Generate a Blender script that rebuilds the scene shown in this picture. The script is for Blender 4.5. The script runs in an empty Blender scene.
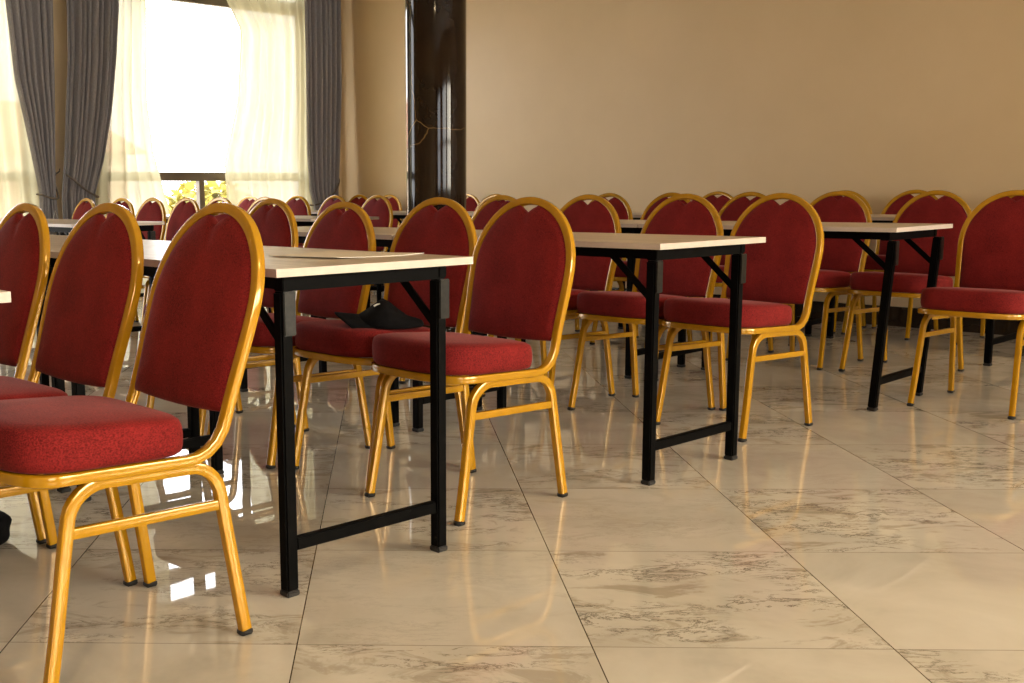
import bpy, bmesh, math, random
from mathutils import Vector, Matrix
LAMP_E = 6.0; SKY_C = (6.6, 6.7, 6.9); GLOW_C = (38, 34, 26)
random.seed(7)
SC = bpy.context.scene
COL = SC.collection
sin, cos, pi = math.sin, math.cos, math.pi
PW = 0.74                                   # the room stands turned to the camera by this angle
SU = Vector((cos(PW), sin(PW), 0)); SV = Vector((-sin(PW), cos(PW), 0))
def W(u, v, z=0.0):                          # room coordinates (u across the rows, v along them) -> world
    return SU * u + SV * v + Vector((0, 0, z))

# ---------------------------------------------------------------- materials
def mat(name):
    m = bpy.data.materials.new(name); m.use_nodes = True
    nt = m.node_tree; b = nt.nodes['Principled BSDF']
    return m, nt, b
def nd(nt, t, **kw):
    n = nt.nodes.new(t)
    for k, v in kw.items():
        setattr(n, k, v)
    return n
def lk(nt, a, b): nt.links.new(a, b)
def mth(nt, op, a, b=None, c=None):
    n = nd(nt, 'ShaderNodeMath', operation=op)
    for i, x in enumerate((a, b, c)):
        if x is None: continue
        if isinstance(x, (int, float)): n.inputs[i].default_value = x
        else: lk(nt, x, n.inputs[i])
    return n.outputs[0]
def mixc(nt, f, a, b):
    n = nd(nt, 'ShaderNodeMix', data_type='RGBA')
    if isinstance(f, (int, float)): n.inputs[0].default_value = f
    else: lk(nt, f, n.inputs[0])
    for i, x in ((6, a), (7, b)):
        if isinstance(x, tuple): n.inputs[i].default_value = (*x, 1)
        else: lk(nt, x, n.inputs[i])
    return n.outputs[2]
def ramp(nt, f, stops):
    n = nd(nt, 'ShaderNodeValToRGB'); e = n.color_ramp.elements
    while len(e) < len(stops): e.new(0.5)
    for i, (p, c) in enumerate(stops):
        e[i].position = p; e[i].color = (*c, 1) if len(c) == 3 else c
    lk(nt, f, n.inputs[0]); return n.outputs[0]
def noise(nt, vec, scale, detail=3, rough=.5, dist=0):
    n = nd(nt, 'ShaderNodeTexNoise'); n.inputs['Scale'].default_value = scale
    n.inputs['Detail'].default_value = detail; n.inputs['Roughness'].default_value = rough
    n.inputs['Distortion'].default_value = dist
    if vec is not None: lk(nt, vec, n.inputs['Vector'])
    return n.outputs['Fac']
def mapping(nt, vec, scale=(1, 1, 1), loc=(0, 0, 0), rot=(0, 0, 0)):
    n = nd(nt, 'ShaderNodeMapping'); n.inputs['Scale'].default_value = scale
    n.inputs['Location'].default_value = loc; n.inputs['Rotation'].default_value = rot
    lk(nt, vec, n.inputs['Vector']); return n.outputs[0]
def objco(nt): return nd(nt, 'ShaderNodeTexCoord').outputs['Object']
def bump(nt, b, h, strength, dist=.002):
    n = nd(nt, 'ShaderNodeBump'); n.inputs['Strength'].default_value = strength
    n.inputs['Distance'].default_value = dist
    lk(nt, h, n.inputs['Height']); lk(nt, n.outputs[0], b.inputs['Normal'])

def simple(name, col, rough=.5, metal=0, var=0.0, scale=20, spec=.5):
    m, nt, b = mat(name)
    b.inputs['Base Color'].default_value = (*col, 1); b.inputs['Roughness'].default_value = rough
    b.inputs['Metallic'].default_value = metal; b.inputs['Specular IOR Level'].default_value = spec
    if var:
        f = noise(nt, objco(nt), scale, 4)
        lo = tuple(c * (1 - var) for c in col); hi = tuple(min(1, c * (1 + var)) for c in col)
        lk(nt, ramp(nt, f, [(.3, lo), (.7, hi)]), b.inputs['Base Color'])
    return m

def fabric(name, lo, hi):
    m, nt, b = mat(name)
    co = objco(nt)
    w1 = noise(nt, mapping(nt, co, (230, 230, 620)), 1, 2)
    w2 = noise(nt, mapping(nt, co, (230, 620, 230)), 1, 2)
    w3 = noise(nt, co, 9, 3)
    f = mth(nt, 'ADD', mth(nt, 'MULTIPLY', mth(nt, 'ADD', w1, w2), .38), mth(nt, 'MULTIPLY', w3, .24))
    lk(nt, ramp(nt, f, [(.36, lo), (.62, hi)]), b.inputs['Base Color'])
    b.inputs['Roughness'].default_value = .85; b.inputs['Specular IOR Level'].default_value = .15
    b.inputs['Sheen Weight'].default_value = .12; b.inputs['Sheen Roughness'].default_value = .4
    b.inputs['Sheen Tint'].default_value = (1, .45, .4, 1)
    bump(nt, b, f, .5, .002)
    return m
M = {}
M['fabric'] = fabric('red_woven_fabric', (.080, .004, .004), (.255, .017, .016))
M['gold'] = simple('gold_paint', (.475, .235, .005), .17, .15, .08, 25, .7)
M['black'] = simple('black_steel', (.002, .0018, .0018), .55, 0, .35, 30, .05)
M['scuffed'] = simple('scuffed_black_steel', (.007, .006, .005), .35, 0, .95, 70, .3)
M['rubber'] = simple('black_rubber', (.012, .01, .009), .7)
M['edge'] = simple('cream_edge_band', (.60, .51, .44), .4, 0, .04, 30)
M['cloth'] = simple('black_cloth', (.0045, .004, .0045), .9, 0, .4, 60, .1)
M['white'] = simple('white_thread', (.8, .77, .72), .6)
M['paper'] = simple('paper', (.66, .54, .38), .55, 0, .05, 10)
M['paperedge'] = simple('white_paper_edge', (.9, .86, .8), .6)
M['bronze'] = simple('window_frame_paint', (.16, .125, .085), .4, .3)
M['base'] = simple('dark_skirting_tile', (.020, .012, .008), .15, 0, .4, 6)
M['hook'] = simple('dark_hook', (.05, .04, .03), .4, .6)
M['cord'] = simple('tie_cord', (.13, .105, .085), .8)

def m_laminate():
    m, nt, b = mat('pale_wood_laminate'); co = objco(nt)
    g = noise(nt, mapping(nt, co, (26, 1.3, 26)), 1.6, 5, .6, .6)
    g2 = noise(nt, mapping(nt, co, (90, 3, 90)), 1, 3)
    f = mth(nt, 'ADD', mth(nt, 'MULTIPLY', g, .7), mth(nt, 'MULTIPLY', g2, .3))
    lk(nt, ramp(nt, f, [(.3, (.36, .255, .16)), (.52, (.52, .40, .275)), (.75, (.63, .52, .39))]), b.inputs['Base Color'])
    b.inputs['Roughness'].default_value = .33
    return m
M['laminate'] = m_laminate()

def m_wall():
    m, nt, b = mat('beige_wall_paint'); co = objco(nt)
    f = noise(nt, co, 1.2, 4, .6)
    lk(nt, ramp(nt, f, [(.3, (.68, .51, .29)), (.7, (.73, .555, .325))]), b.inputs['Base Color'])
    b.inputs['Roughness'].default_value = .42
    bump(nt, b, noise(nt, co, 260, 3), .12, .002)
    return m
M['wall'] = m_wall()
M['ceiling'] = simple('white_ceiling', (.72, .66, .56), .8, 0, .03, 3)

def m_floor():
    m, nt, b = mat('polished_marble_tile')
    co = objco(nt)
    sep = nd(nt, 'ShaderNodeSeparateXYZ'); lk(nt, co, sep.inputs[0])
    X, Y = sep.outputs[0], sep.outputs[1]
    tx = mth(nt, 'DIVIDE', mth(nt, 'SUBTRACT', X, -.1947), .6)
    ty = mth(nt, 'DIVIDE', mth(nt, 'SUBTRACT', mth(nt, 'ADD', Y, mth(nt, 'MULTIPLY', X, .046)), 2.1313), .6)
    ix, iy = mth(nt, 'FLOOR', tx), mth(nt, 'FLOOR', ty)
    cmb = nd(nt, 'ShaderNodeCombineXYZ'); lk(nt, ix, cmb.inputs[0]); lk(nt, iy, cmb.inputs[1])
    wn = nd(nt, 'ShaderNodeTexWhiteNoise', noise_dimensions='3D'); lk(nt, cmb.outputs[0], wn.inputs['Vector'])
    rnd = wn.outputs['Value']
    off = nd(nt, 'ShaderNodeVectorMath', operation='MULTIPLY_ADD'); lk(nt, wn.outputs['Color'], off.inputs[0])
    off.inputs[1].default_value = (40, 40, 40); lk(nt, co, off.inputs[2])
    pc = off.outputs[0]
    # joints
    def joint(t, w):
        fr = mth(nt, 'FRACT', t)
        d = mth(nt, 'MINIMUM', fr, mth(nt, 'SUBTRACT', 1.0, fr))
        return mth(nt, 'LESS_THAN', d, w)
    jx = joint(tx, .0022); jy = mth(nt, 'MULTIPLY', joint(ty, .0024), .55)
    j = mth(nt, 'MAXIMUM', jx, jy)
    # cloud + brown patches + fine dark veins
    cl = noise(nt, pc, 2.2, 5, .6, .4)
    base = ramp(nt, cl, [(.3, (.47, .425, .35)), (.5, (.59, .54, .455)), (.7, (.67, .62, .535))])
    stre = mapping(nt, pc, (1.0, 1.9, 1), rot=(0, 0, .25))
    blot = noise(nt, stre, 4.5, 7, .68, 1.2)
    amt = nd(nt, 'ShaderNodeMapRange'); par = mth(nt, 'PINGPONG', mth(nt, 'ADD', ix, iy), 1.0); lk(nt, mth(nt, 'ADD', mth(nt, 'MULTIPLY', par, .62), mth(nt, 'MULTIPLY', rnd, .38)), amt.inputs[0])   # plain and patchy tiles alternate
    amt.inputs[1].default_value = .1; amt.inputs[2].default_value = .85; amt.inputs[3].default_value = 0.0; amt.inputs[4].default_value = 1
    bm_ = mth(nt, 'MULTIPLY', ramp(nt, blot, [(.53, (0, 0, 0)), (.61, (1, 1, 1))]), amt.outputs[0])
    c1 = mixc(nt, mth(nt, 'MULTIPLY', bm_, .55), base, (.27, .215, .145))
    vn = noise(nt, mapping(nt, pc, (1.5, 4.5, 1), rot=(0, 0, .2)), 4.2, 8, .74, .6)
    v = mth(nt, 'ABSOLUTE', mth(nt, 'SUBTRACT', vn, .5))
    vm = ramp(nt, v, [(0, (1, 1, 1)), (.008, (1, 1, 1)), (.022, (0, 0, 0))])
    v2 = ramp(nt, noise(nt, mapping(nt, pc, (1, 2.2, 1)), 3.2, 4), [(.47, (0, 0, 0)), (.56, (1, 1, 1))])
    vm = mth(nt, 'MULTIPLY', mth(nt, 'MULTIPLY', vm, v2), amt.outputs[0])
    c2 = mixc(nt, mth(nt, 'MULTIPLY', vm, .75), c1, (.075, .05, .026))
    c3 = mixc(nt, j, c2, (.07, .05, .03))
    lk(nt, c3, b.inputs['Base Color'])
    b.inputs['Roughness'].default_value = .018
    b.inputs['Specular IOR Level'].default_value = .5
    wv = noise(nt, co, 2.6, 2, .5)
    bump(nt, b, mth(nt, 'SUBTRACT', wv, mth(nt, 'MULTIPLY', j, .25)), .05, .02)
    return m
M['floor'] = m_floor()

def m_pillar():
    m, nt, b = mat('dark_veined_marble'); co = objco(nt)
    n1 = noise(nt, co, 2.0, 5, .6)
    base = ramp(nt, n1, [(.3, (.006, .003, .002)), (.7, (.022, .011, .006))])
    wob = nd(nt, 'ShaderNodeTexNoise'); wob.inputs['Scale'].default_value = 2.5; wob.inputs['Detail'].default_value = 4
    lk(nt, co, wob.inputs['Vector'])
    ad = nd(nt, 'ShaderNodeVectorMath', operation='MULTIPLY_ADD'); lk(nt, wob.outputs['Color'], ad.inputs[0])
    ad.inputs[1].default_value = (.22, .22, .22); lk(nt, co, ad.inputs[2])
    vo = nd(nt, 'ShaderNodeTexVoronoi', feature='DISTANCE_TO_EDGE'); vo.inputs['Scale'].default_value = 1.25
    lk(nt, ad.outputs[0], vo.inputs['Vector'])
    vein = ramp(nt, vo.outputs['Distance'], [(0, (1, 1, 1)), (.0045, (0, 0, 0))])
    msk = ramp(nt, noise(nt, co, 1.5, 2), [(.46, (0, 0, 0)), (.6, (1, 1, 1))])
    lk(nt, mixc(nt, mth(nt, 'MULTIPLY', vein, msk), base, (.42, .25, .09)), b.inputs['Base Color'])
    b.inputs['Roughness'].default_value = .05; b.inputs['Specular IOR Level'].default_value = .28
    return m
M['pillar'] = m_pillar()

def m_curtain():
    m, nt, b = mat('grey_curtain_cloth'); co = objco(nt)
    f = noise(nt, mapping(nt, co, (300, 300, 40)), 1, 3)
    lk(nt, ramp(nt, f, [(.3, (.21, .20, .215)), (.7, (.30, .29, .31))]), b.inputs['Base Color'])
    b.inputs['Roughness'].default_value = .8; b.inputs['Sheen Weight'].default_value = .2
    return m
M['curtain'] = m_curtain()
def m_sheer():
    m = bpy.data.materials.new('sheer_voile'); m.use_nodes = True; nt = m.node_tree; nt.nodes.clear()
    out = nd(nt, 'ShaderNodeOutputMaterial')
    tr = nd(nt, 'ShaderNodeBsdfTransparent'); tl = nd(nt, 'ShaderNodeBsdfTranslucent'); df = nd(nt, 'ShaderNodeBsdfDiffuse')
    tr.inputs[0].default_value = (1, .985, .94, 1)
    tl.inputs[0].default_value = (.40, .36, .225, 1); df.inputs[0].default_value = (.70, .64, .46, 1)
    a = nd(nt, 'ShaderNodeMixShader'); a.inputs[0].default_value = .35; lk(nt, tl.outputs[0], a.inputs[1]); lk(nt, df.outputs[0], a.inputs[2])
    f = noise(nt, mapping(nt, objco(nt), (30, 30, 1)), 1, 3)
    fac = ramp(nt, f, [(.3, (.935, .935, .935)), (.7, (.975, .975, .975))])
    x = nd(nt, 'ShaderNodeMixShader'); lk(nt, fac, x.inputs[0]); lk(nt, tr.outputs[0], x.inputs[1]); lk(nt, a.outputs[0], x.inputs[2])
    lk(nt, x.outputs[0], out.inputs[0]); return m
M['sheer'] = m_sheer()
def m_glass():
    m = bpy.data.materials.new('clear_glass'); m.use_nodes = True; nt = m.node_tree; nt.nodes.clear()
    out = nd(nt, 'ShaderNodeOutputMaterial'); tr = nd(nt, 'ShaderNodeBsdfTransparent'); gl = nd(nt, 'ShaderNodeBsdfGlossy')
    gl.inputs['Roughness'].default_value = .01
    x = nd(nt, 'ShaderNodeMixShader'); x.inputs[0].default_value = .06
    lk(nt, tr.outputs[0], x.inputs[1]); lk(nt, gl.outputs[0], x.inputs[2]); lk(nt, x.outputs[0], out.inputs[0]); return m
M['glass'] = m_glass()
M['leaf'] = simple('leaves', (.40, .36, .09), .7, 0, .4, 6)
M['bark'] = simple('bark', (.12, .08, .05), .9)
M['render'] = simple('pale_render', (.62, .5, .44), .8, 0, .05, 2)
M['rooftile'] = simple('clay_roof', (.42, .2, .14), .7, 0, .2, 8)
M['ground'] = simple('outdoor_ground', (.42, .38, .3), .9, 0, .2, 2)
M['shutter'] = simple('dark_window', (.08, .09, .1), .2)
def m_lamp():
    m = bpy.data.materials.new('lamp_diffuser'); m.use_nodes = True; nt = m.node_tree
    b = nt.nodes['Principled BSDF']; b.inputs['Base Color'].default_value = (.9, .85, .75, 1)
    b.inputs['Emission Color'].default_value = (1, .72, .38, 1); b.inputs['Emission Strength'].default_value = LAMP_E; return m

# ---------------------------------------------------------------- object helpers
def link(name, bm, m, parent=None, smooth=True, angle=None, matrix=None):
    bmesh.ops.recalc_face_normals(bm, faces=bm.faces)
    me = bpy.data.meshes.new(name)
    for f in bm.faces: f.smooth = smooth
    bm.to_mesh(me); bm.free()
    for x in (m if isinstance(m, (list, tuple)) else [m]): me.materials.append(x)
    if smooth and angle: me.set_sharp_from_angle(angle=math.radians(angle))
    o = bpy.data.objects.new(name, me); COL.objects.link(o)
    if parent is not None: o.parent = parent
    if matrix is not None: o.matrix_world = matrix
    return o
def thing(name, label, cat, group=None):
    o = bpy.data.objects.new(name, None); COL.objects.link(o); o.empty_display_size = .1
    tag(o, label, cat, group); return o
def tag(o, label, cat, group=None):
    o['label'] = label; o['category'] = cat
    if group: o['group'] = group
    return o
def struct(o): o['kind'] = 'structure'; return o
def place(o, u, v, z=0, rot=0): o.location = W(u, v, z); o.rotation_euler = (0, 0, PW + rot); return o
def kids(o): return list(o.children)
def dup(o, label, group=None):
    def cp(a, par):
        c = a.copy(); COL.objects.link(c); c.parent = par
        for k in kids(a): cp(k, c)
        return c
    r = cp(o, None); r['label'] = label
    if group: r['group'] = group
    return r

def box(bm, x0, x1, y0, y1, z0, z1, bev=0, mi=0):
    vs = [bm.verts.new(p) for p in ((x0, y0, z0), (x1, y0, z0), (x1, y1, z0), (x0, y1, z0), (x0, y0, z1), (x1, y0, z1), (x1, y1, z1), (x0, y1, z1))]
    fs = [bm.faces.new([vs[i] for i in q]) for q in ((3, 2, 1, 0), (4, 5, 6, 7), (0, 1, 5, 4), (1, 2, 6, 5), (2, 3, 7, 6), (3, 0, 4, 7))]
    for f in fs: f.material_index = mi
    if bev:
        es = list({e for f in fs for e in f.edges})
        bmesh.ops.bevel(bm, geom=es, offset=bev, segments=2, affect='EDGES', clamp_overlap=True)
    return fs
def sweep(bm, pts, Bs, prof, closed=False):
    n = len(pts); rings = []
    for i in range(n):
        if closed: t = pts[(i + 1) % n] - pts[i - 1]
        else: t = pts[min(i + 1, n - 1)] - pts[max(i - 1, 0)]
        t.normalize(); B = Bs[i] if isinstance(Bs, list) else Bs
        N = B.cross(t).normalized(); Bp = t.cross(N)
        rings.append([bm.verts.new(pts[i] + N * a + Bp * b) for a, b in prof])
    k = len(prof)
    for i in range(n if closed else n - 1):
        A, Bq = rings[i], rings[(i + 1) % n]
        for j in range(k): bm.faces.new((A[j], A[(j + 1) % k], Bq[(j + 1) % k], Bq[j]))
    if not closed:
        bm.faces.new(rings[0][::-1]); bm.faces.new(rings[-1])
def rrect(a, b, r, seg=2):
    out = []
    for cx, cy, s in ((a - r, b - r, 0), (-a + r, b - r, 1), (-a + r, -b + r, 2), (a - r, -b + r, 3)):
        for i in range(seg + 1):
            t = pi / 2 * (s + i / seg); out.append((cx + r * cos(t), cy + r * sin(t)))
    return out
def rings_mesh(bm, rings, cap=True):
    vs = [[bm.verts.new(p) for p in r] for r in rings]; k = len(rings[0])
    for a, b in zip(vs, vs[1:]):
        for j in range(k): bm.faces.new((a[j], a[(j + 1) % k], b[(j + 1) % k], b[j]))
    if cap: bm.faces.new(vs[0][::-1]); bm.faces.new(vs[-1])
    return vs

# ---------------------------------------------------------------- banquet chair (faces -x, back towards +x, origin on the floor under its middle)
SEAT_X0, SEAT_L, ZR, RB, PHI, TILT = -.236, .341, .4055, .085, math.radians(77.2), .036   # the seat falls slightly to the back
ARC = RB * (PHI + TILT); LB = .4365; STOT = SEAT_L + ARC + LB
def sheet(s):
    x1 = SEAT_X0 + SEAT_L * cos(TILT); z1 = ZR - SEAT_L * sin(TILT)
    if s <= SEAT_L: return Vector((SEAT_X0 + s * cos(TILT), 0, ZR - s * sin(TILT))), Vector((sin(TILT), 0, cos(TILT)))
    def arc(a): return Vector((x1 + RB * (sin(a) + sin(TILT)), 0, z1 + RB * (cos(TILT) - cos(a))))
    if s <= SEAT_L + ARC:
        a = (s - SEAT_L) / RB - TILT; return arc(a), Vector((-sin(a), 0, cos(a)))
    d = s - SEAT_L - ARC
    return arc(PHI) + Vector((d * cos(PHI), 0, d * sin(PHI))), Vector((-sin(PHI), 0, cos(PHI)))
WID_S = STOT - .21
def hw(s):                                   # half width along the straight sides
    pts = [(.09, .194), (SEAT_L, .193), (SEAT_L + ARC + .02, .188), (WID_S, .1975)]
    if s <= pts[0][0]: return pts[0][1]
    for (a, b), (c, d) in zip(pts, pts[1:]):
        if s <= c:
            t = (s - a) / (c - a); t = t * t * (3 - 2 * t); return b + (d - b) * t
    return pts[-1][1]
def half_loop():
    L = []
    for i in range(12):                      # rounded front
        t = pi / 2 * i / 12; e = 2 / 2.7
        L.append((.09 - .09 * cos(t) ** e, .194 * sin(t) ** e))
    s = .09
    for i in range(1): L.append((.09, .194))
    n = 22
    for i in range(1, n): s = .09 + (WID_S - .09) * i / n; L.append((s, hw(s)))
    for i in range(16):
        t = pi / 2 * i / 16; L.append((WID_S + .21 * sin(t), .1975 * cos(t)))
    L.append((STOT, 0)); return L
def make_chair():
    root = thing('banquet_chair', '', 'chair')
    H = half_loop(); loop = H + [(s, -y) for s, y in reversed(H[1:-1])]
    pts, Bs = [], []
    for s, y in loop:
        p, n = sheet(s); pts.append(p + Vector((0, y, 0))); Bs.append(n)
    a, b, g = .0116, .0108, .0028            # squarish tube with two grooves along its outer face
    prof = [(a, b * .62), (a - g, b * .5), (a - g, b * .28), (a, b * .14), (a, -b * .14), (a - g, -b * .28), (a - g, -b * .5), (a, -b * .62),
            (a * .93, -b * .88), (a * .72, -b), (-a * .72, -b), (-a * .93, -b * .88), (-a, -b * .66), (-a, b * .66), (-a * .93, b * .88), (-a * .72, b), (a * .72, b), (a * .93, b * .88)]
    # orient so that the grooved side faces outwards
    bm = bmesh.new(); sweep(bm, pts, [-x for x in Bs], prof, True); fr = link('frame', bm, M['gold'], root, True, 40)
    # backrest pad
    s0 = SEAT_L + ARC + .016; inset = .008
    out = []
    for i in range(9): y = -1 + 2 * i / 8; out.append((s0 - .006 * (1 - y * y), y * (hw(s0) - inset - .004)))
    for i in range(1, 10): s = s0 + (WID_S - s0) * i / 10; out.append((s, hw(s) - inset))
    nt_ = 44
    for i in range(nt_ + 1):
        t = pi * i / nt_; y = (.1975 - inset) * cos(t); s = WID_S + (.21 - inset) * sin(t)
        out.append((s, y))
    for i in range(1, 10): s = WID_S + (s0 - WID_S) * i / 10; out.append((s, -(hw(s) - inset)))
    cs = (s0 + STOT) / 2 - .03
    def ring(k, t):
        R = []
        for s, y in out:
            y2 = y * k; s2 = cs + (s - cs) * k
            if s > WID_S and abs(y2) < .038: s2 = min(s2, WID_S + (.21 - inset) * (1 - (y2 / .2) ** 2) ** .5 - .028 * (1 - abs(y2) / .038) - .003 - .10 * max(0, 1 - k))   # V notch of the hand hole
            p, n = sheet(s2); R.append(p + Vector((0, y2, 0)) + n * t)
        return R
    bm = bmesh.new()
    rings_mesh(bm, [ring(.3, -.0105), ring(.75, -.0102), ring(.94, -.0095), ring(.985, -.0065), ring(1, 0), ring(.988, .007), ring(.95, .014), ring(.86, .019), ring(.6, .023), ring(.25, .024)])
    link('backrest', bm, M['fabric'], root, True, 50)
    # seat cushion
    bm = bmesh.new(); N = 56
    def srow(k, z, kz=1):
        R = []
        for i in range(N):
            t = 2 * pi * i / N; c, s_ = cos(t), sin(t)
            e = 2 / (5.5 if c > 0 else 3.6)
            x = -.062 + .185 * k * math.copysign(abs(c) ** e, c); y = .2035 * k * math.copysign(abs(s_) ** e, s_)
            f = (x + .263) / .396; thick = 1 - .16 * f; zb = .4175 - .036 * (x + .25)
            R.append(Vector((x, y, zb + (z - .423) * thick)))
        return R
    rings_mesh(bm, [srow(.6, .423), srow(.95, .4235), srow(.985, .430), srow(1, .447), srow(1.003, .470), srow(.995, .490), srow(.975, .502), srow(.93, .509), srow(.8, .514), srow(.5, .518), srow(.2, .519)])
    link('seat_cushion', bm, M['fabric'], root, True, 60)
    # side leg frames: bent inverted U, stretcher and rubber feet
    for sd in (1, -1):
        path = []
        def yy(z): return sd * (.184 + .0125 * (1 - z / .395))
        zt = .383; foot = .217
        P = [(-.208, .012), (-.187, .12), (-.165, .25), (-.155, .305)]
        for x, z in P: path.append(Vector((x, yy(z), z)))
        r = .072
        c0 = (-.155 + r + .008, zt - r)
        for i in range(1, 8):
            t = pi - (pi / 2) * i / 7; path.append(Vector((c0[0] + (r + .006) * cos(t), yy(c0[1] + r * sin(t)), c0[1] + r * sin(t))))
        for x in (-.05, .02): path.append(Vector((x, yy(zt), zt - .032 * (x + .1))))
        c1 = (.180 - r, zt - .007 - r)
        for i in range(0, 7):
            t = pi / 2 - (pi / 2) * i / 7; path.append(Vector((c1[0] + r * cos(t), yy(c1[1] + r * sin(t)), c1[1] + r * sin(t))))
        for x, z in [(.180, .31), (.190, .24), (.208, .12), (.224, .012)]: path.append(Vector((x, yy(z), z)))
        bm = bmesh.new(); sweep(bm, path, Vector((0, 1, 0)), rrect(.0125, .0105, .004)); lf = link('leg_frame', bm, M['gold'], root, True, 40)
        bm = bmesh.new(); z = .297
        sweep(bm, [Vector((-.159, yy(z), z)), Vector((.182, yy(z), z - .008))], Vector((0, 1, 0)), rrect(.0105, .008, .003)); link('stretcher', bm, M['gold'], lf, True, 40)
        for cx in (-.208, .224):
            bm = bmesh.new(); cy = yy(.01)
            box(bm, cx - .0142, cx + .0142, cy - .0118, cy + .0118, 0, .0135, .003); link('foot_cap', bm, M['rubber'], lf)
    return root

# ---------------------------------------------------------------- folding table (long axis y, short axis x, origin on the floor under its middle)
TW, TL, TZ = .591, 1.196, .756
def make_table():
    root = thing('folding_table', '', 'table')
    bm = bmesh.new(); hx, hy = TW / 2, TL / 2
    fs = box(bm, -hx, hx, -hy, hy, TZ - .018, TZ)
    for f in fs: f.material_index = 0 if abs(f.normal.z) > .5 else 1
    bm.normal_update()
    for f in bm.faces: f.material_index = 0 if abs(f.normal.z) > .5 else 1
    link('tabletop', bm, [M['laminate'], M['edge']], root, False)
    z1 = TZ - .0181
    for sx in (-1, 1):
        bm = bmesh.new(); x = sx * (hx - .06); box(bm, x - .0125, x + .0125, -hy + .045, hy - .045, z1 - .032, z1, .002); link('side_rail', bm, M['black'], root, False)
    for sy in (-1, 1):
        y = sy * (hy - .065)
        bm = bmesh.new(); box(bm, -hx + .048, hx - .048, y - .0165, y + .0165, z1 - .036, z1 - .0005, .002); link('end_rail', bm, M['black'], root, False)
        bm = bmesh.new(); box(bm, -hx + .06 + .0168, hx - .06 - .0168, y - .011, y + .011, .105, .135, .003); link('crossbar', bm, M['black'], root, False)
        for sx in (-1, 1):
            x = sx * (hx - .06)
            bm = bmesh.new(); box(bm, x - .016, x + .016, y - .016, y + .016, .012, z1 - .0365, .004); lg = link('leg', bm, M['black'], root, False)
            bm = bmesh.new(); box(bm, x - .0175, x + .0175, y - .0175, y + .0175, 0, .014, .003); link('foot_cap', bm, M['rubber'], lg, False)
            bm = bmesh.new(); box(bm, x - .012, x + .021, min(y + sy * .0162, y + sy * .022), max(y + sy * .0162, y + sy * .022), z1 - .135, z1 - .036, .002); link('hinge_bracket', bm, M['scuffed'], root, False)
            bm = bmesh.new(); q = Vector((x, y - sy * .012, .588)); p = Vector((x, y - sy * .16, z1 - .02))
            sweep(bm, [q, p], Vector((1, 0, 0)), rrect(.011, .004, .002)); link('brace', bm, M['black'], root, False)
    return root

# ---------------------------------------------------------------- the room
U1, V1, U0, V0, HC = 7.38, 8.78, -4.5, -4.5, 3.15
ROOM = Matrix.Rotation(PW, 4, 'Z')
def rbox(name, x0, x1, y0, y1, z0, z1, m, bev=0, parent=None):
    bm = bmesh.new(); box(bm, x0, x1, y0, y1, z0, z1, bev)
    o = link(name, bm, m, None, False); o.matrix_world = ROOM
    if parent is not None: o.parent = parent; o.matrix_parent_inverse = parent.matrix_world.inverted(); 
    return o
bm = bmesh.new()
cn = [W(U0 - .2, V0 - .2), W(U1 + .2, V0 - .2), W(U1 + .2, V1 + .2), W(U0 - .2, V1 + .2)]
top = [bm.verts.new(p) for p in cn]; bot = [bm.verts.new(p - Vector((0, 0, .12))) for p in cn]
bm.faces.new(top); bm.faces.new(bot[::-1])
for i in range(4): bm.faces.new((bot[i], bot[(i + 1) % 4], top[(i + 1) % 4], top[i]))
struct(link('floor', bm, M['floor'], None, False))
struct(rbox('ceiling', U0 - .2, U1 + .2, V0 - .2, V1 + .2, HC, HC + .12, M['ceiling']))
struct(rbox('wall_right', U1, U1 + .2, V0 - .2, V1 + .2, 0, HC, M['wall']))
struct(rbox('baseboard_right', U1 - .018, U1 - .0002, V0, V1, 0, .13, M['base']))
def pierced_wall(name, along, at, thick, lo, hi, holes, m):
    """a wall with openings: along 'u' or 'v'; holes (a0, a1, z0, z1)"""
    bm = bmesh.new(); xs = sorted({lo, hi, *[h[0] for h in holes], *[h[1] for h in holes]}); zs = sorted({0, HC, *[h[2] for h in holes], *[h[3] for h in holes]})
    for a, b in zip(xs, xs[1:]):
        for c, d in zip(zs, zs[1:]):
            mx, mz = (a + b) / 2, (c + d) / 2
            if any(h[0] < mx < h[1] and h[2] < mz < h[3] for h in holes): continue
            if along == 'u': box(bm, a, b, at, at + thick, c, d)
            else: box(bm, at, at + thick, a, b, c, d)
    bmesh.ops.remove_doubles(bm, verts=bm.verts, dist=1e-5)
    seen = {}; dead = []
    for f in bm.faces:
        k = tuple(sorted(v.index for v in f.verts))
        seen.setdefault(k, []).append(f)
    bm.verts.index_update(); seen = {}
    for f in bm.faces: seen.setdefault(tuple(sorted(v.index for v in f.verts)), []).append(f)
    for fsx in seen.values():
        if len(fsx) > 1: dead += fsx
    bmesh.ops.delete(bm, geom=dead, context='FACES_ONLY')
    o = link(name, bm, m, None, False); o.matrix_world = ROOM; return struct(o)
WIN_Z0, WIN_Z1 = .12, 3.0
wins_back = [(1.05, 4.08), (4.70, 6.98)]
pierced_wall('wall_back', 'u', V1, .2, U0, U1, [(a, b, WIN_Z0, WIN_Z1) for a, b in wins_back], M['wall'])
wins_front = [(-3.0, -.4), (1.2, 3.6), (4.2, 6.8)]
pierced_wall('wall_front', 'u', V0 - .2, .2, U0, U1, [(a, b, .9, 2.5) for a, b in wins_front], M['wall'])
struct(rbox('wall_left', U0 - .2, U0, V0, V1, 0, HC, M['wall']))
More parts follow.
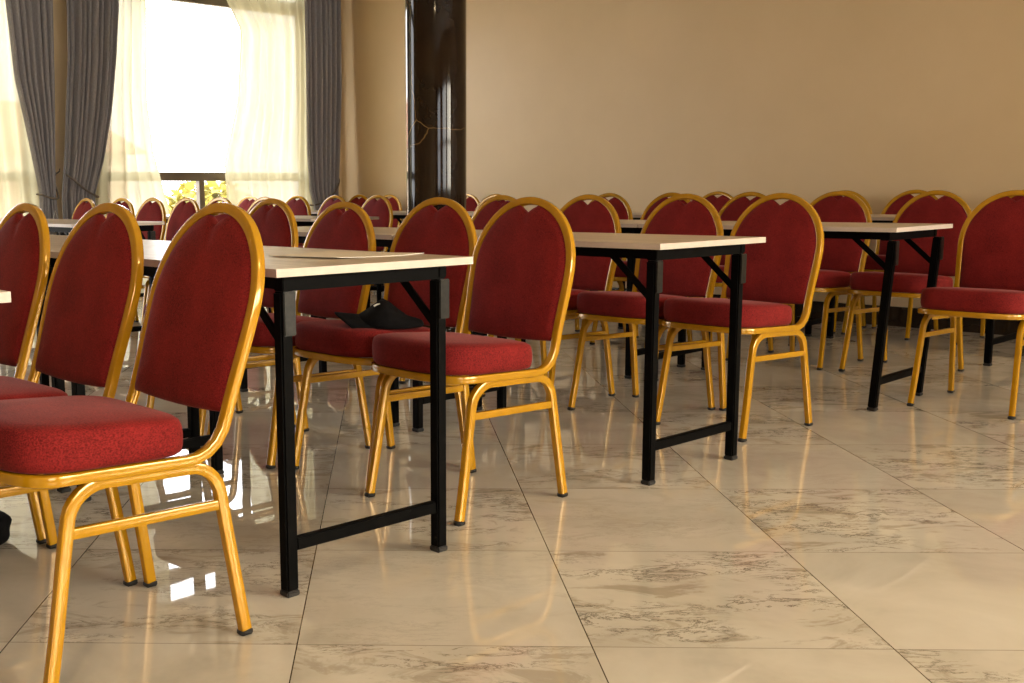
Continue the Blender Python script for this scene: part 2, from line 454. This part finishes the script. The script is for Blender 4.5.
def window(n, a, b, z0, z1, v, rail, transom, mull):
    root = bpy.data.objects.new('window_%d' % n, None); COL.objects.link(root); root.location = W((a + b) / 2, v, z0); root.rotation_euler = (0, 0, PW); struct(root)
    w = (b - a) / 2; h = z1 - z0; d = .03
    bm = bmesh.new()
    box(bm, -w, -w + .06, -d, d, 0, h); box(bm, w - .06, w, -d, d, 0, h); box(bm, -w + .06, w - .06, -d, d, 0, .06); box(bm, -w + .06, w - .06, -d, d, h - .06, h)
    box(bm, -w + .06, w - .06, -d, d, rail[0] - z0, rail[1] - z0)
    if transom: box(bm, -w + .06, w - .06, -d, d, transom[0] - z0, transom[1] - z0)
    for mx in mull: box(bm, mx - .028 - (a + b) / 2, mx + .028 - (a + b) / 2, -d, d, .06, rail[0] - z0)
    link('window_frame', bm, M['bronze'], root, False)
    zs = [(.06, rail[0] - z0), (rail[1] - z0, (transom[0] - z0) if transom else h - .06)] + ([(transom[1] - z0, h - .06)] if transom else [])
    for c, e in zs:
        bm = bmesh.new(); box(bm, -w + .06, w - .06, -.004, .004, c, e); link('window_pane', bm, M['glass'], root, False)
    return root
window(1, 1.05, 4.08, WIN_Z0, WIN_Z1, V1 + .1, (1.04, 1.12), (2.65, 2.77), [2.05, 3.07])
window(2, 4.70, 6.98, WIN_Z0, WIN_Z1, V1 + .1, (1.04, 1.12), (2.65, 2.77), [5.73])
for i, (a, b) in enumerate(wins_front): window(3 + i, a, b, .9, 2.5, V0 - .1, (1.6, 1.66), None, [])

# pillar: a round marble column between the third-row tables
bm = bmesh.new(); n = 64
rings_mesh(bm, [[Vector((r * cos(2 * pi * i / n), r * sin(2 * pi * i / n), z)) for i in range(n)] for z, r in ((0.001, .187), (.4, .187), (1, .187), (1.6, .187), (2.2, .187), (HC - .001, .187))])
pl = link('pillar', bm, M['pillar'], None, True, 60); pl.location = W(4.90, 4.91); struct(pl)
pl['label'] = 'round dark brown marble pillar with gold veins'

# ---------------------------------------------------------------- curtains
def cloth(name, m, rows, folds, amp, v, zs, thick=.0, parent=None, phase=0, seed=1, n=None):
    """a hanging cloth: rows(z) -> (left u, right u); folds run vertically, deeper where gathered"""
    rnd = random.Random(seed); ph = [rnd.uniform(0, 6) for _ in range(4)]
    n = n or folds * 10; bm = bmesh.new(); grid = []
    for z in zs:
        a, b = rows(z); row = []
        for i in range(n + 1):
            t = i / n
            q = t + .018 * sin(2 * pi * 2.3 * t + ph[0]) + .01 * sin(2 * pi * 5.1 * t + ph[1])
            w = sin(2 * pi * folds * q + ph[2] + .25 * sin(z * 1.7 + ph[3])) + .35 * sin(2 * pi * folds * .43 * q + ph[1])
            row.append(bm.verts.new((a + (b - a) * t, v(z) + amp * w, z)))
        grid.append(row)
    for r0, r1 in zip(grid, grid[1:]):
        for i in range(n): bm.faces.new((r0[i], r0[i + 1], r1[i + 1], r1[i]))
    if thick:
        bmesh.ops.recalc_face_normals(bm, faces=bm.faces)
        bmesh.ops.solidify(bm, geom=bm.faces[:], thickness=thick)
    o = link(name, bm, m, None, True); o.matrix_world = ROOM
    return o
def lerp_rows(tab):
    def f(z):
        if z >= tab[0][0]: return tab[0][1:]
        for p, q in zip(tab, tab[1:]):
            if z >= q[0]:
                t = (p[0] - z) / (p[0] - q[0]); t = t * t * (3 - 2 * t) if False else t
                return (p[1] + (q[1] - p[1]) * t, p[2] + (q[2] - p[2]) * t)
        return tab[-1][1:]
    return f
ZS = [3.1 - .06 * i for i in range(52)]
VC = V1 - .17                                # plane of the grey curtains
def cord(pts, m, parent, rad=.008):
    bm = bmesh.new(); P = [Vector(p) for p in pts]
    sm = []
    for i in range(len(P) - 1):
        for k in range(6):
            t = k / 6; p0 = P[max(i - 1, 0)]; p1 = P[i]; p2 = P[i + 1]; p3 = P[min(i + 2, len(P) - 1)]
            sm.append(.5 * ((2 * p1) + (p2 - p0) * t + (2 * p0 - 5 * p1 + 4 * p2 - p3) * t * t + (3 * p1 - p0 - 3 * p2 + p3) * t ** 3))
    sm.append(P[-1]); sweep(bm, sm, Vector((.1, 1, .13)).normalized(), [(rad * cos(2 * pi * i / 8), rad * sin(2 * pi * i / 8)) for i in range(8)])
    o = link('tieback_cord', bm, m, None, True); o.matrix_world = ROOM; o.parent = parent; o.matrix_parent_inverse = parent.matrix_world.inverted()
    return o

vc = lambda z: VC
g = cloth('drape_curtain', M['curtain'], lerp_rows([(3.1, 3.80, 4.25), (2.45, 3.82, 4.23), (1.85, 3.86, 4.21), (1.5, 3.925, 4.195), (1.2, 3.975, 4.17), (.93, 4.02, 4.15), (.75, 4.01, 4.165), (.04, 3.97, 4.21)]), 7, .026, vc, ZS, .006, seed=3)
tag(g, 'grey drape tied back at the left edge of the pier between the two windows', 'curtain')
cord([(4.205, VC + .16, 1.09), (4.16, VC - .03, .93), (4.14, VC - .055, .895), (4.08, VC - .06, .90), (4.01, VC - .045, .925), (4.005, VC + .03, .93)], M['cord'], g)
g = cloth('drape_curtain', M['curtain'], lerp_rows([(3.1, 4.33, 4.82), (2.5, 4.325, 4.805), (2.05, 4.31, 4.76), (1.63, 4.27, 4.70), (1.21, 4.235, 4.605), (.92, 4.20, 4.505), (.78, 4.20, 4.51), (.04, 4.19, 4.56)]), 9, .028, vc, ZS, .006, seed=21)
tag(g, 'grey drape with a slanting tie cord, on the pier left of the open window view', 'curtain')
cord([(4.222, VC - .03, 1.10), (4.29, VC - .05, 1.05), (4.36, VC - .058, .99), (4.44, VC - .06, .935), (4.515, VC - .045, .905), (4.525, VC + .03, .905)], M['cord'], g)
g = cloth('drape_curtain', M['curtain'], lerp_rows([(3.1, 6.79, 7.25), (2.0, 6.79, 7.235), (1.35, 6.785, 7.20), (.95, 6.81, 7.17), (.73, 6.87, 7.17), (.04, 6.85, 7.22)]), 7, .03, vc, ZS, .006, seed=5)
tag(g, 'grey drape hanging straight in the corner left of the dark pillar', 'curtain')
cord([(7.235, VC + .06, 1.09), (7.19, VC - .02, 1.03), (7.10, VC - .065, .93), (6.98, VC - .06, .84), (6.86, VC - .04, .80), (6.85, VC + .03, .80)], M['cord'], g)
VS = V1 - .09
vs_ = lambda z: VS
g = cloth('sheer_curtain', M['sheer'], lerp_rows([(3.1, 2.6, 4.05), (2.0, 2.7, 4.06), (.95, 2.85, 4.09), (.04, 2.8, 4.12)]), 12, .022, vs_, ZS, seed=11)
tag(g, 'cream sheer curtain over the window at the left edge of the photo', 'curtain')
g = cloth('sheer_curtain', M['sheer'], lerp_rows([(3.1, 4.72, 5.13), (2.5, 4.69, 5.12), (1.75, 4.62, 5.09), (1.3, 4.58, 5.13), (.95, 4.5, 5.22), (.8, 4.49, 5.26), (.04, 4.5, 5.30)]), 5, .024, vs_, ZS, seed=12)
tag(g, 'cream sheer curtain at the left side of the bright open window view', 'curtain')
g = cloth('sheer_curtain', M['sheer'], lerp_rows([(3.1, 5.80, 6.95), (2.75, 5.90, 6.95), (2.42, 6.09, 6.95), (1.78, 6.03, 6.95), (1.2, 5.86, 6.95), (.86, 5.88, 6.95), (.04, 5.9, 6.95)]), 9, .024, vs_, ZS, seed=14)
tag(g, 'cream sheer curtain between the open window view and the corner drape', 'curtain')
def hook(u, v, z, du, dv, label):
    t = thing('curtain_hook', label, 'curtain hook'); t.location = W(u, v, z); t.rotation_euler = (0, 0, PW)
    bm = bmesh.new(); rings_mesh(bm, [[Vector((du * h + (0 if du else r * cos(2 * pi * i / 16)), dv * h + (0 if dv else r * cos(2 * pi * i / 16)), r * sin(2 * pi * i / 16))) for i in range(16)] for h, r in ((0.0005, .026), (.006, .026), (.009, .02))])
    link('rose', bm, M['hook'], t)
    bm = bmesh.new(); P = [Vector((du * h, dv * h, z_)) + Vector((abs(dv), abs(du), 0)) * s for h, s, z_ in ((.006, 0, 0), (.04, 0, 0), (.055, .01, .005), (.06, .03, .02), (.055, .035, .04))]
    sweep(bm, P, Vector((.3, .3, 1)).normalized(), [(.006 * cos(2 * pi * i / 8), .006 * sin(2 * pi * i / 8)) for i in range(8)])
    link('hook_arm', bm, M['hook'], t)
hook(4.222, V1, 1.10, 0, -1, 'small dark tieback hook on the pier above the slanting cord')
hook(7.262, V1, 1.09, 0, -1, 'small dark tieback hook on the wall right of the corner drape')
for a, b, lab in ((.9, 4.2, 'curtain rail above the left window'), (4.25, 7.3, 'curtain rail above the window with the open view')):
    bm = bmesh.new(); box(bm, a, b, VC - .03, VC + .12, 3.105, 3.149, .004)
    o = link('curtain_rail', bm, M['ceiling'], None, False); o.matrix_world = ROOM; tag(o, 'white ' + lab, 'curtain rail')

# ---------------------------------------------------------------- tables
TROW = {0: (.186, 1.815, -.03), 1: (1.397, 1.882, -.03), 2: (2.795, 1.864, -.023), 3: (4.418, 1.859, .018), 4: (5.975, 1.975, .0)}
def tcentre(row, k, gap=0.0):
    u, v, r = TROW[row]; L = k * 1.203 + TL / 2 + gap
    return (u + cos(r) * TW / 2 - sin(r) * L, v + sin(r) * TW / 2 + cos(r) * L, r)
tables = [
 (0, 0, 0, 'pale folding table whose corner pokes in at the left edge of the photo'),
 (1, 0, 0, 'nearest full folding table with black legs and a paper sheet on its top'),
 (1, 1, .004, 'pale folding table butted to the far end of the table with the paper sheet'),
 (1, 2, .012, 'third pale folding table in line behind the table with the paper sheet'),
 (2, 0, 0, 'pale folding table in the middle with its end right of the frontmost full red chair'),
 (2, 1, .003, 'pale folding table joined to the far end of the middle table'),
 (2, 3, .33, 'folding table of the middle line beyond the gap, towards the window'),
 (2, 4, .335, 'last folding table of the middle line, below the grey drapes, with a white paper card'),
 (3, 0, 0, 'pale folding table with splayed black legs, rightmost of the table ends in view'),
 (3, 1, .004, 'pale folding table between the rightmost table and the dark pillar'),
 (3, 3, .02, 'pale folding table just beyond the dark pillar on its window side'),
 (3, 4, .03, 'pale folding table beyond the pillar, nearest the window and sheer curtain'),
 (4, 0, 0, 'folding table in the back line along the beige wall, behind the rightmost chair'),
 (4, 1, .003, 'folding table second from the right in the back line along the wall'),
 (4, 2, .006, 'folding table third from the right in the back line along the wall'),
 (4, 3, .008, 'folding table in the back line directly behind the dark pillar'),
 (4, 4, .01, 'folding table in the back line just left of the dark pillar'),
]
GT = {0: 'tables nearest the camera', 1: 'tables of the near line', 2: 'tables of the middle line', 3: 'tables of the line with the pillar', 4: 'tables of the back line'}
proto = make_table(); TAB = {}
for i, (r, k, gp, lab) in enumerate(tables):
    t = proto if i == 0 else dup(proto, lab)
    t['label'] = lab; t['group'] = GT[r]
    u, v, rr = tcentre(r, k, gp); place(t, u, v, 0, rr); TAB[r, k] = t
piv = Vector((0, -TL / 2 + .065, .72)); lean = Matrix.Translation(Vector((.004, -.028, 0))) @ Matrix.Translation(piv) @ Matrix.Rotation(.065, 4, 'X') @ Matrix.Translation(-piv)
for k in TAB[3, 0].children:                 # the near leg pair of this table stands splayed
    if k.name.split('.')[0] in ('leg', 'crossbar') and min((Vector(q).y for q in k.bound_box)) < 0: k.matrix_local = lean @ k.matrix_local
    elif k.name.split('.')[0] in ('brace', 'hinge_bracket') and min((Vector(q).y for q in k.bound_box)) < 0: k.matrix_local = Matrix.Translation(Vector((.004, -.024, 0))) @ k.matrix_local
# ---------------------------------------------------------------- chairs
chairs = [
 # front line, behind the table at the left edge
 (1.032, 2.03, -.01, 'nearest red banquet chair, largest in the photo, at the front left', 1),
 (1.0, 2.455, .02, 'red banquet chair just left of the nearest one, second largest at the left', 1),
 (1.0, 2.915, -.03, 'red banquet chair cut off by the left edge behind the white table corner', 1),
 # near line, behind the table with the paper sheet
 (2.34, 2.232, -.04, 'red banquet chair ending the near line, beside the table with the paper sheet', 2),
 (2.385, 2.665, -.02, 'red banquet chair with a black cap on its seat', 2),
 (2.345, 3.12, -.03, 'red banquet chair left of the one holding the black cap', 2),
 (2.37, 3.60, -.03, 'red banquet chair two seats left of the one holding the black cap', 2),
 # middle line
 (3.82, 2.205, -.085, 'red banquet chair at the end of the middle line, right of the middle table', 3),
 (3.825, 2.63, -.05, 'red banquet chair behind the legs of the middle table, second in its line', 3),
 (3.79, 3.11, -.03, 'red banquet chair third in the middle line, half behind the frontmost full chair', 3),
 (3.775, 3.62, -.03, 'red banquet chair peeking over the left shoulder of the frontmost full chair', 3),
 (3.78, 5.58, -.03, 'red banquet chair whose arch shows just above the chair left of the cap chairs', 3),
 (3.78, 6.06, .02, 'red banquet chair before the window mullion, arch over the top of the nearest chair', 3),
 (3.78, 6.47, -.02, 'red banquet chair just left of the window mullion', 3),
 (3.78, 6.91, .0, 'sunlit red banquet chair with a bright frame, below the left of the open view', 3),
 (3.78, 7.34, .03, 'red banquet chair right of the grey drapes, below the left sheer curtain', 3),
 (3.78, 7.91, -.03, 'red banquet chair standing before the foot of the grey drapes', 3),
 # line with the pillar
 (5.555, 2.28, -.06, 'red banquet chair behind the rightmost table end, second from the right edge', 4),
 (5.535, 2.775, -.03, 'red banquet chair left of the rightmost table end, mostly behind its top', 4),
 (5.50, 3.27, -.03, 'red banquet chair just over the left shoulder of the chair ending the middle line', 4),
 (5.50, 3.79, -.03, 'red banquet chair half hidden behind the second chair of the middle line', 4),
 (5.50, 4.25, -.03, 'red banquet chair rising behind the right shoulder of the third middle chair', 4),
 (5.52, 5.23, -.03, 'red banquet chair just right of the dark pillar', 4),
 (5.50, 6.97, -.03, 'red banquet chair before the beige wall corner, right beside the grey corner drape', 4),
 (5.50, 7.46, .02, 'sunlit red banquet chair in front of the grey corner drape', 4),
 (5.50, 8.14, .05, 'pink-lit red banquet chair in front of the right sheer curtain', 4),
 # back line along the wall
 (6.94, 2.26, .02, 'red banquet chair of the wall line glimpsed under the rightmost chair', 5),
 (6.94, 2.93, .0, 'red banquet chair of the wall line peeking behind the chair at the rightmost table', 5),
 (6.94, 3.39, .0, 'red banquet chair of the wall line arching over the chair left of the rightmost table', 5),
 (6.93, 4.33, .0, 'red banquet chair against the beige wall, highest arch between two middle chairs', 5),
 (6.94, 6.85, .0, 'red banquet chair half hidden behind the right side of the dark pillar', 5),
 (6.94, 7.88, .0, 'red banquet chair against the wall just left of the dark pillar', 5),
 (5.50, 6.45, -.03, 'pink-lit red banquet chair second to the left of the dark pillar', 4),
 (6.94, 8.32, .0, 'red banquet chair of the wall line closest to the corner drape', 5),
 # at the right edge
 (4.90, 1.68, .0, 'red banquet chair cut off by the right edge, standing past the table end', 6),
]
GC = {1: 'chairs of the front line', 2: 'chairs of the near line', 3: 'chairs of the middle line', 4: 'chairs of the pillar line', 5: 'chairs of the wall line', 6: None}
ch0 = make_chair(); CH = []
for i, (u, v, r, lab, gk) in enumerate(chairs):
    c = ch0 if i == 0 else dup(ch0, lab)
    c['label'] = lab
    if GC[gk]: c['group'] = GC[gk]
    elif 'group' in c: del c['group']
    place(c, u, v, 0, r); CH.append(c)
    if i == 5: c.scale = (1, 1, .985)        # this one stands a little lower

for c, k in zip(CH[:3], (.095, .085, .06)):     # the backs of the front line lean a little further
    sh = Matrix(((1, 0, k, -.4 * k), (0, 1, 0, 0), (0, 0, 1, 0), (0, 0, 0, 1)))
    for q in c.children:
        if q.name.split('.')[0] in ('frame', 'backrest'): q.matrix_parent_inverse = sh

# ---------------------------------------------------------------- small things
# black cap on a seat
def cap():
    t = thing('cap', 'black peaked cap lying on a red chair seat under the table edge', 'cap')
    bm = bmesh.new(); N = 32; R = []
    for k, (sc, z, dx) in enumerate(((.97, 0.0, 0), (1.0, .014, 0), (.98, .032, -.004), (.90, .05, -.010), (.74, .066, -.02), (.48, .080, -.03), (.2, .086, -.036))):
        row = []
        for i in range(N):
            a = 2 * pi * i / N; x = dx + .112 * sc * cos(a); y = .078 * sc * sin(a)
            tall = .50 + .50 * math.exp(-((x + .015) / .045) ** 2)
            zz = z * tall + .004 * sin(3 * a + k)* (k > 1) * .6
            row.append(Vector((x, y, max(zz, 0))))
        R.append(row)
    rings_mesh(bm, R); link('crown', bm, M['cloth'], t)
    bm = bmesh.new(); up, dn = [], []
    rows = []
    for j in range(7):
        q = j / 6; row = []
        for i in range(15):
            a = pi - 1.15 + 2.3 * i / 14
            x0, y0 = .092 * cos(a), .074 * sin(a); x1, y1 = -.075 + .118 * cos(a) * .8, .082 * sin(a)
            row.append(bm.verts.new((x0 + (x1 - x0) * q, y0 + (y1 - y0) * q, .004 + (.036 + .008 * q) * (1 - ((i - 7) / 7) ** 2))))
        rows.append(row)
    for r0, r1 in zip(rows, rows[1:]):
        for i in range(14): bm.faces.new((r0[i], r0[i + 1], r1[i + 1], r1[i]))
    bmesh.ops.recalc_face_normals(bm, faces=bm.faces); bmesh.ops.solidify(bm, geom=bm.faces[:], thickness=.004); link('visor', bm, M['cloth'], t)
    bm = bmesh.new(); P = [Vector((-.03 + .045 * q - .02, -.036 + .016 * sin(q * 3) - .012, .066 + .012 * sin(pi * q) )) for q in [i / 8 for i in range(9)]]
    return t, bm, P
cp, _bm, _P = cap(); _bm.free(); 
CAP_W = W(2.31, 2.53, .4985)
cp.location = CAP_W; cp.rotation_euler = (0, 0, 0.04); 
bm = bmesh.new(); P = [Vector((-.046 + .032 * q, -.034 - .006 * q, .063 + .010 * sin(pi * (q * .8 + .15)))) for q in [i / 8 for i in range(9)]]
sweep(bm, P, Vector((0, -.7, .7)), rrect(.0022, .004, .001, 1)); lo = link('logo_stitch', bm, M['white'], cp); lo['label'] = 'small white stitched mark'
# paper sheet on the nearest full table
bm = bmesh.new(); A = [(1.662, 2.27), (1.705, 2.05), (1.995, 2.045), (1.935, 2.36)]
n = 12; rows = []
for j in range(n + 1):
    row = []
    for i in range(n + 1):
        s, t = i / n, j / n
        p = [(A[0][k] * (1 - s) + A[3][k] * s) * (1 - t) + (A[1][k] * (1 - s) + A[2][k] * s) * t for k in (0, 1)]
        lift = .004 * max(0, 1 - s * 1.6 - (1 - t) * .2) ** 2 + .005 * max(0, s - .8) * 5 * max(0, t - .6) + .0012
        row.append(bm.verts.new(W(p[0], p[1], TZ + lift)))
    rows.append(row)
for r0, r1 in zip(rows, rows[1:]):
    for i in range(n): bm.faces.new((r0[i], r0[i + 1], r1[i + 1], r1[i]))
bmesh.ops.recalc_face_normals(bm, faces=bm.faces)
bmesh.ops.solidify(bm, geom=bm.faces[:], thickness=.0012)
bm.normal_update()
for f in bm.faces: f.material_index = 0 if abs(f.normal.z) > .6 else 1
pp = link('paper_sheet', bm, [M['paper'], M['paperedge']], None, True, 30); tag(pp, 'large curled beige paper sheet lying on the nearest full table', 'paper')
# folded paper card on the last table of the middle line
bm = bmesh.new(); 
for sgn in (-1, 1):
    vs = [bm.verts.new(q) for q in ((-.05, sgn * .019, 0), (.05, sgn * .019, 0), (.05, sgn * .0006, .062), (-.05, sgn * .0006, .062))]; bm.faces.new(vs)
bmesh.ops.recalc_face_normals(bm, faces=bm.faces); bmesh.ops.solidify(bm, geom=bm.faces[:], thickness=.0011)
cd = link('paper_card', bm, M['white'], None, False); place(cd, 3.30, 6.86, TZ + .0012, 1.127); tag(cd, 'small white folded paper card standing on the table below the grey drapes', 'paper card')
# black bag on the floor at the left edge
t = thing('bag', 'rounded black bag on the floor at the left edge, beyond the front chairs', 'bag'); t.location = Vector((-1.133, 2.78, 0)) ; t.rotation_euler = (0, 0, .2)
bm = bmesh.new(); N = 32; R = []
for k in range(13):
    q = k / 12; z = .002 + .105 * q; s = (1 - abs(2 * q * .94 - .85) ** 3.2) ** .5 if abs(2 * q * .94 - .85) < 1 else .1
    R.append([Vector((.13 * s * math.copysign(abs(cos(a)) ** .75, cos(a)) * (1 + .03 * sin(3 * a + k)), .09 * s * math.copysign(abs(sin(a)) ** .75, sin(a)), z)) for a in [2 * pi * i / N for i in range(N)]])
rings_mesh(bm, R); link('bag_body', bm, M['cloth'], t)
bm = bmesh.new(); P = [Vector((-.07 + .14 * q, .0, .095 + .045 * sin(pi * q))) for q in [i / 12 for i in range(13)]]
sweep(bm, P, Vector((0, 1, 0)), rrect(.004, .012, .002)); link('handle', bm, M['cloth'], t)

# ---------------------------------------------------------------- outside
bm = bmesh.new(); box(bm, -30, 40, V1 + .5, 60, -.6, -.4); o = link('outdoor_ground', bm, M['ground'], None, False); o.matrix_world = ROOM; struct(o)
def tree(u, v, h, r, label):
    t = thing('tree', label, 'tree', ); t.location = W(u, v, -.4)
    bm = bmesh.new(); rings_mesh(bm, [[Vector((q * cos(2 * pi * i / 12), q * sin(2 * pi * i / 12), z)) for i in range(12)] for z, q in ((0, .16), (h * .3, .12), (h * .6, .08))]); link('trunk', bm, M['bark'], t)
    bm = bmesh.new(); rnd = random.Random(int(u * 10))
    for i in range(900):
        a, b, c = rnd.gauss(0, 1), rnd.gauss(0, 1), rnd.gauss(0, 1); l = (a * a + b * b + c * c) ** .5; q = r * rnd.uniform(.45, 1)
        p = Vector((a / l * q, b / l * q, h * .62 + c / l * q * .8)); e1 = Vector((rnd.uniform(-1, 1), rnd.uniform(-1, 1), rnd.uniform(-.6, .6))).normalized(); e2 = e1.cross(Vector((rnd.uniform(-1, 1), .3, 1))).normalized()
        s = rnd.uniform(.08, .16); vs = [bm.verts.new(p + e1 * s), bm.verts.new(p + e2 * s * .5), bm.verts.new(p - e1 * s), bm.verts.new(p - e2 * s * .5)]; bm.faces.new(vs)
    link('foliage', bm, M['leaf'], t, False)
tree(8.62, 13.2, 1.6, .72, 'yellow-green bush seen through the low pane right of the mullion')
def house(u, v, label):
    t = thing('house', label, 'house'); t.location = W(u, v, -.4); t.rotation_euler = (0, 0, PW + .25)
    bm = bmesh.new(); box(bm, -3.2, 3.2, -2.5, 2.5, 0, 2.4); link('wall', bm, M['render'], t, False)
    bm = bmesh.new(); E_ = 2.9; vs = [bm.verts.new(p) for p in ((-3.6, -E_, 2.35), (3.6, -E_, 2.35), (3.6, E_, 2.35), (-3.6, E_, 2.35), (-3.6, 0, 3.7), (3.6, 0, 3.7))]
    for q in ((0, 1, 5, 4), (2, 3, 4, 5), (1, 2, 5), (3, 0, 4), (3, 2, 1, 0)): bm.faces.new([vs[i] for i in q])
    link('roof', bm, M['rooftile'], t, False)
    for x in (-1.7, .2, 1.9):
        bm = bmesh.new(); box(bm, x - .45, x + .45, -2.54, -2.49, .8, 1.9); w = link('window', bm, M['render'], t, False)
        bm = bmesh.new(); box(bm, x - .38, x + .38, -2.56, -2.541, .87, 1.83); link('pane', bm, M['shutter'], w, False)
house(10.5, 27, 'pale house with a clay roof, washed out beyond the window')

# ---------------------------------------------------------------- light
w = bpy.data.worlds.new('daylight'); SC.world = w; w.use_nodes = True
nt = w.node_tree; bgn = nt.nodes['Background']
# an overcast white sky with a broad hazy sun glow low behind the photographer's right
SUND = (SU * .37 + SV * -.93 + Vector((0, 0, .30))).normalized()
tc = nd(nt, 'ShaderNodeTexCoord'); dp = nd(nt, 'ShaderNodeVectorMath', operation='DOT_PRODUCT'); lk(nt, tc.outputs['Generated'], dp.inputs[0]); dp.inputs[1].default_value = SUND
glow = mth(nt, 'POWER', mth(nt, 'MAXIMUM', dp.outputs['Value'], 0.0), 10.0)
lk(nt, mixc(nt, glow, (SKY_C[0], SKY_C[1], SKY_C[2]), (GLOW_C[0], GLOW_C[1], GLOW_C[2])), bgn.inputs[0]); bgn.inputs[1].default_value = 1.0
def portal(name, u, v, z, dv, sx, sy):
    l = bpy.data.lights.new(name, 'AREA'); l.shape = 'RECTANGLE'; l.size = sx; l.size_y = sy; l.cycles.is_portal = True
    o = bpy.data.objects.new(name, l); COL.objects.link(o); o.location = W(u, v, z)
    o.rotation_euler = (SV * dv).to_track_quat('-Z', 'Z').to_euler(); return o
for a, b in wins_back: portal('window_light_portal', (a + b) / 2, V1 + .19, (WIN_Z0 + WIN_Z1) / 2, -1, b - a, WIN_Z1 - WIN_Z0)
for a, b in wins_front: portal('window_light_portal', (a + b) / 2, V0 - .19, 1.7, 1, b - a, 1.6)
lampm = m_lamp()
def ceiling_lamp(u, v, label, power):
    t = thing('ceiling_lamp', label, 'lamp', 'round ceiling lamps'); t.location = W(u, v, HC)
    bm = bmesh.new(); n = 32
    rings_mesh(bm, [[Vector((r * cos(2 * pi * i / n), r * sin(2 * pi * i / n), z)) for i in range(n)] for z, r in ((-.0005, .13), (-.03, .13), (-.035, .115))]); link('housing', bm, M['ceiling'], t)
    bm = bmesh.new(); rings_mesh(bm, [[Vector((r * cos(2 * pi * i / n), r * sin(2 * pi * i / n), z)) for i in range(n)] for z, r in ((-.0352, .105), (-.042, .10), (-.046, .06))]); link('diffuser', bm, lampm, t)
    l = bpy.data.lights.new('lamp_light', 'AREA'); l.shape = 'DISK'; l.size = .22; l.energy = power; l.color = (1, .74, .42)
    o = bpy.data.objects.new('lamp_light', l); COL.objects.link(o); o.location = W(u, v, HC - .06)
for (u, v, lab, p) in ((-.3, .2, 'round ceiling lamp above the photographer', 20), (3.2, -.6, 'round ceiling lamp above the open floor on the right', 20)):
    ceiling_lamp(u, v, lab, p)

# ---------------------------------------------------------------- camera
F_, PX_, PY_, PITCH, ROLL, H_ = 1097.083, 388.958, 352.507, .144863, -.010616, .915202
cam = bpy.data.cameras.new('camera'); co = bpy.data.objects.new('camera', cam); COL.objects.link(co)
c, s = cos(PITCH), sin(PITCH); right = Vector((1, 0, 0)); up = Vector((0, s, c)); fw = Vector((0, c, -s))
cr, sr = cos(ROLL), sin(ROLL)
Rx = right * cr + up * sr; Uy = up * cr - right * sr
co.matrix_world = Matrix(((Rx.x, Uy.x, -fw.x, 0), (Rx.y, Uy.y, -fw.y, 0), (Rx.z, Uy.z, -fw.z, H_), (0, 0, 0, 1)))
cam.sensor_fit = 'HORIZONTAL'; cam.sensor_width = 36; cam.lens = F_ / 1024 * 36
cam.shift_x = (512 - PX_) / 1024; cam.shift_y = (PY_ - 341.5) / 1024; cam.clip_start = .05
SC.camera = co
SC.view_settings.view_transform = 'Standard'; SC.view_settings.look = 'None'; SC.view_settings.gamma = 1
SC.view_settings.exposure = 0.35; SC.view_settings.use_curve_mapping = False
SC.cycles.use_denoising = True; SC.cycles.max_bounces = 10; SC.cycles.transparent_max_bounces = 16
SC.cycles.sample_clamp_indirect = 6; SC.cycles.caustics_reflective = False; SC.cycles.caustics_refractive = False
bpy.context.view_layer.update()
